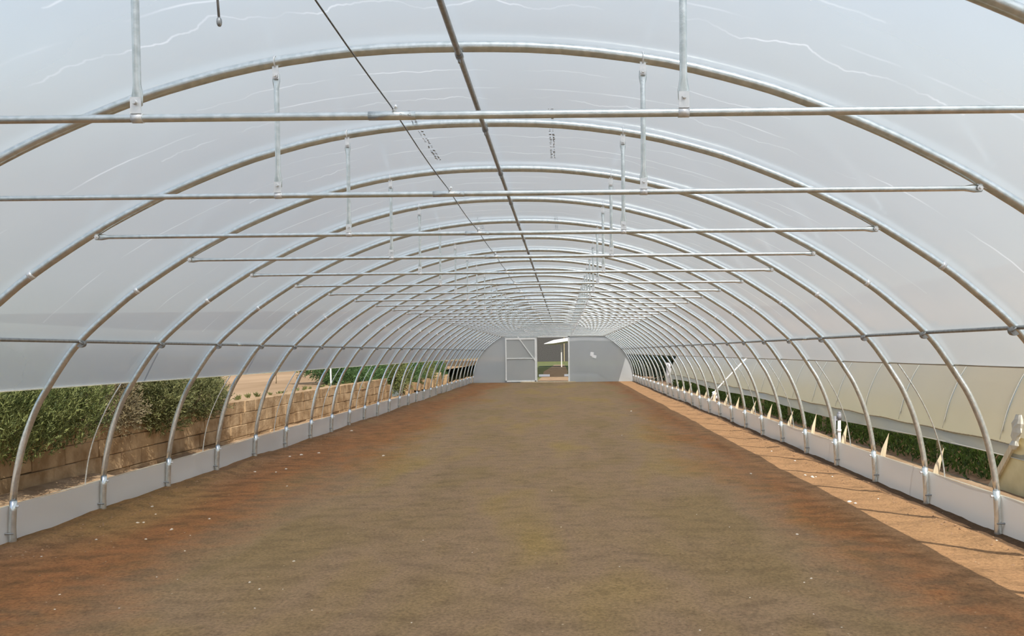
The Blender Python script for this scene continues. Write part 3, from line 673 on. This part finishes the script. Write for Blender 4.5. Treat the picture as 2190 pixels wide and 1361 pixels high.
# ------------------------------------------------------------------ bushes
def bush(name, label, blobs, n, mat, length, width, upw=1.0, sprig=True, cat='bush', dens=10, stems=10, trunk=None):
    root = empty(name, (blobs[0][0], blobs[0][1], 0), label, cat, 'bushes outside the left side' if blobs[0][0] < 0 else None)
    ox, oy = blobs[0][0], blobs[0][1]
    B = np.array(blobs, float); vol = B[:, 3]*B[:, 4]*B[:, 5]; pr = vol**.67; pr /= pr.sum()
    idx = RNG.choice(len(B), n, p=pr); u = RNG.normal(size=(n, 3)); u /= np.linalg.norm(u, axis=1, keepdims=True)
    rad = (.55+.45*RNG.random((n, 1))**.5)*(1+.12*RNG.normal(size=(n, 1)))
    P = B[idx, :3]+u*rad*B[idx, 3:6]; P[:, 0] -= ox; P[:, 1] -= oy
    keep = P[:, 2] > .02; P, u = P[keep], u[keep]; n = len(P)
    D = u*.7+np.array([0, 0, upw])+RNG.normal(0, .25, (n, 3))
    if sprig:
        m = dens; D = D/np.linalg.norm(D, axis=1, keepdims=True); SL = length*2.6
        t = np.tile(np.linspace(0, 1, m), n)[:, None]; PP = np.repeat(P, m, 0)+np.repeat(D, m, 0)*t*SL*(.7+.5*np.repeat(RNG.random((n, 1)), m, 0))
        DD = np.repeat(D, m, 0)*.9+RNG.normal(0, .42, (n*m, 3))
        leaves('foliage', PP, DD, length, width, mat, root)
    else: leaves('foliage', P, D, length, width, mat, root)
    mb = MB(); random.seed(len(label))
    for i in range(stems):
        b = blobs[i % len(blobs)]
        e = (b[0]-ox+random.uniform(-.5, .5)*b[3], b[1]-oy+random.uniform(-.5, .5)*b[4], b[2]+random.uniform(-.2, .3)*b[5])
        s0_ = ((b[0]-ox)-.25*(1 if blobs[0][0] < 0 else 0), (b[1]-oy)+random.uniform(-.3, .3)*b[4], max(.0, b[2]-b[5]*.9))
        mid = ((s0_[0]+e[0])/2+random.uniform(-.06, .06), (s0_[1]+e[1])/2, (s0_[2]+e[2])/2)
        mb.tube([s0_, mid, e], [.014, .010, .004], 5)
    mb.build('branches', M['bark'], root); return root
bush('rosemary_bush', 'large bright green rosemary bush hanging over the wall, nearest on the left',
     [(-5.9, 9.45, 1.12, .48, .85, .46), (-5.60, 9.3, 1.20, .26, .75, .34), (-5.60, 8.3, 1.15, .28, .7, .40), (-5.68, 10.15, 1.15, .26, .40, .34), (-6.0, 8.6, 1.3, .6, 1.2, .45), (-5.87, 8.59, 1.1, .5, .8, .52), (-5.92, 10.37, 1.15, .45, .6, .45), (-5.72, 9.07, .80, .30, .7, .30), (-5.72, 10.04, .88, .28, .6, .28), (-6.02, 7.72, 1.1, .5, .7, .55), (-6.32, 9.26, 1.45, .55, 1.4, .42)],
     6800, M['rosemary'], .055, .006, 1.3)
bush('dry_bush', 'greyish brown dry bush behind the bright green rosemary', [(-5.92, 11.34, 1.2, .34, .36, .42), (-5.77, 11.39, .95, .22, .28, .25), (-6.22, 10.90, 1.5, .45, .6, .35)], 1900, M['dry'], .05, .006, .5, dens=8)
bush('green_bush', 'rounded olive green bush over the wall beyond the dry bush', [(-5.80, 12.3, 1.08, .38, .50, .38), (-5.58, 12.35, 1.18, .25, .42, .28), (-5.82, 12.35, 1.08, .38, .52, .38), (-5.72, 12.54, .86, .26, .42, .26), (-6.07, 12.16, 1.4, .45, .6, .3)], 2600, M['olive'], .045, .0065, .5)
bush('brown_bush', 'brownish top of a dry bush above the olive bush', [(-6.02, 13.03, 1.4, .34, .5, .30), (-6.22, 12.26, 1.65, .35, .7, .25)], 1000, M['dry'], .05, .006, .5, dens=8)
bush('small_green_bush', 'grey green bush at the end of the near hedge beside bare wall', [(-5.80, 13.8, 1.06, .34, .5, .36), (-5.60, 13.75, 1.15, .24, .40, .28), (-5.82, 13.70, 1.06, .34, .5, .36), (-5.87, 14.38, 1.0, .30, .38, .32), (-6.02, 14.19, 1.35, .36, .5, .25)], 2000, M['olive'], .045, .0065, .5)
for i, (y, w, h, x, m_, lb) in enumerate([(26.0, 1.2, .30, -6.7, 'bushgreen', 'low green bush on top of the wall where the field ends'),
        (28.8, 1.3, .50, -6.7, 'bushgreen', 'green bush on the wall just before the wall end'),
        (32.0, 1.5, .62, -6.4, 'rosemary', 'dark green bush hanging down past the end of the wall'),
        (35.2, 1.5, .66, -6.5, 'bushgreen', 'leafy green bush behind the first boulders'),
        (38.6, 1.6, .68, -6.5, 'rosemary', 'green bush behind the middle boulders'),
        (42.2, 1.6, .7, -6.5, 'bushgreen', 'green bush nearest the far gable on the left')]):
    lo_ = .70 if y > 30 else 1.0
    bush('hedge_bush', lb, [(x, y, 1.12, .6, w, h), (x+.2, y-.6, lo_, .4, w*.6, h*.7), (x+.25, y+.7, lo_, .4, w*.6, h*.75), (x-.6, y, 1.5, .8, w, .4)], 2600, M[m_], .085, .013, .4, dens=6)
# trees beyond the right side and far end
for i, (x, y, h, lb) in enumerate([(8.0, 47, 2.6, 'dark leafy tree past the end of the neighbouring tunnel, nearest one'), (10.5, 52, 3.0, 'dark leafy tree past the neighbouring tunnel, behind the nearest dark tree'), (7.2, 56, 2.8, 'dark leafy tree past the neighbouring tunnel, furthest from the camera')]):
    bush('dark_tree', lb, [(x, y, h*.55, 1.6, 2.4, h*.5), (x+.8, y+1, h*.45, 1.5, 2, h*.45), (x-1, y, h*.35, 1.0, 2, h*.35)], 1600, M['darktree'], .2, .04, .3, dens=6, cat='tree')
for i, (x, y, z, s, lb) in enumerate([(6.2, 41.6, .3, .25, 'white heap of discarded film at the end of the neighbouring tunnel'), (6.4, 44, .9, .35, 'bundle of white film hanging beyond the neighbouring tunnel')]):
    b = MB(); random.seed(i+4); hgt = .9 if z > .5 else .45; n1, n2 = 14, 7; vs = []
    for a in range(n1):
        for c_ in range(n2):
            vs.append((x+.12*math.sin(a*1.3+c_*.4)+random.uniform(-.03, .03), y-.45+.9*a/(n1-1)*(1-.25*c_/n2), .08+hgt*(c_/(n2-1))*random.uniform(.75, 1.0)+.25*vn(a*.6, i, 9)*(c_ > 3)))
    b.add(vs, [(p*n2+q, p*n2+q+1, (p+1)*n2+q+1, (p+1)*n2+q) for p in range(n1-1) for q in range(n2-1)])
    tag(b.build('film_bundle', M['patch']), lb, 'plastic film')

# weeds along the wall top, one low plant each
random.seed(21)
for i in range(26):
    y = 14.9+i*.46+random.uniform(-.2, .2); n = random.randint(14, 30); hh = random.uniform(.06, .15)
    P = np.stack([RNG.normal(0, .06, n), RNG.normal(0, .12, n), RNG.random(n)*.05], 1); P *= .25; D = np.stack([RNG.normal(0, .45, n), RNG.normal(0, .6, n), np.ones(n)], 1)
    o = leaves('weed', P, D, hh, .012, M['weed']); o.location = (-6.22+random.uniform(-.12, .08), y, wtop(y)-.03)
    tag(o, 'small dry weed growing on the top of the block wall', 'weed', 'weeds on top of the block wall')
# far field bits
pd = empty('purple_drum', (-9.9, 36, .80), 'purple drum standing in the field behind the wall', 'drum')
MB().cyl((0, 0, 0), (0, 0, .50), .17, 16).build('drum_body', M['purple'], pd); MB().cyl((0, 0, .49), (0, 0, .53), .18, 16).build('drum_lid', M['purple'], pd)
for (x, y, h, lb) in [(-6.3, 23.5, .55, 'white post on the wall top, in line with the purple drum'), (-7.8, 32, .45, 'white post in the field just before the far bushes')]:
    tag(MB().box((0, 0, h/2), (.035, .035, h)).build('field_post', M['pvc']), lb, 'post').location = (x, y, .80)
for i, (x, y, lb) in enumerate([(-9.2, 20.5, 'thin fence pole in the field behind the small bush'), (-9.0, 26.5, 'thin fence pole in the field above the middle of the bare wall')]):
    o = tag(MB().cyl((0, 0, 0), (0, 0, 1.6), .014, 8).build('fence_pole', M['old_timber']), lb, 'pole'); o.location = (x, y, .6)

# ------------------------------------------------------------------ pebbles and clods
random.seed(99)
def wpt(px, py):          # ground point under a photo pixel (used once, to read positions off)
    d = fwd*F_PX+rt*(px-1095-108.38)-up*(py-680.5-120.57); t = -CZ/d.z; return (CX+d.x*t, d.y*t)
peb = [(367,1134,5),(294,1119,4),(312,1152,4),(206,1155,4),(333,1100,3),(326,1086,4),(307,1119,4),(448,1110,4),(534,1249,4),(629,1202,4),(545,1009,4),(590,1010,3),(612,1003,4),(614,1040,3),(645,977,5),(682,971,4),(620,980,4),(820,975,4),(704,925,4),(752,922,4),
       (545,1303,3),(555,1263,3),(667,1304,3),(395,1178,3),(407,1146,2),(335,1233,3),(89,1193,3),(128,1274,3),(117,1303,3),(1606,1014,4),(1705,1142,5),(1560,1128,2),(1735,1235,4),(1720,1244,3),(1497,1346,4),(1740,1314,3),(1604,1278,3),(1737,1020,6),(1722,1016,4),(1745,1018,3),(1780,1021,3),(1817,1075,6),(1829,1078,5),(1878,1068,3),(2131,1156,4),
       (1350,880,3),(1330,930,2),(1490,1100,2),(1700,985,3),(1650,965,3),(1200,1128,2),(1010,1180,2),(1325,1210,2),(905,1155,2),(255,1300,3),(380,1240,2),(605,1263,2),(1180,1050,2),(880,1330,3),(1800,1340,3)]
pm = []
for v in range(4): pm.append(MB().ball((0, 0, 0), 1, 7, 5, .28, (1.2, .9, .6)).build('pebble', M['pebble']).data)
for o in [o for o in bpy.data.objects if o.name.startswith('pebble')]: bpy.data.objects.remove(o)
for i, (a, b, r) in enumerate(peb):
    x, y = wpt(a, b)
    if abs(x) > 4.6 or y > 40: continue
    sc = r*.75*y/F_PX*.9
    o = bpy.data.objects.new('pebble', pm[i % 4]); COL.objects.link(o); o.location = (x, y, floor_z(x, y)+sc*.25); o.scale = (sc,)*3; o.rotation_euler = (0, 0, random.uniform(0, 6))
    tag(o, 'small whitish pebble lying on the bare soil floor', 'pebble', 'pebbles on the soil floor')
V, T = [], []
for i in range(2600):
    y = 3+28*random.random()**1.7; side = random.random()
    x = random.uniform(-4.6, 4.6) if side < .5 else (random.choice((-1, 1))*(4.6-abs(random.gauss(0, .35))))
    if abs(x) > 4.62: continue
    r = random.uniform(.004, .012)*(1.5 if abs(x) > 4.2 else 1); z = floor_z(x, y)
    b = len(V); k = [random.uniform(.6, 1.3) for _ in range(6)]
    V += [(x+r*k[0], y, z), (x, y+r*k[1], z), (x-r*k[2], y, z), (x, y-r*k[3], z), (x, y, z+r*k[4]*.8), (x, y, z-r)]
    T += [(b, b+1, b+4), (b+1, b+2, b+4), (b+2, b+3, b+4), (b+3, b, b+4), (b+1, b, b+5), (b+2, b+1, b+5), (b+3, b+2, b+5), (b, b+3, b+5)]
o = npmesh('soil_clods', V, T, M['clod']); tag(o, 'crumbs and clods of soil scattered over the floor', 'soil', kind='stuff')
# keep the ceiling's small parts parented without moving them
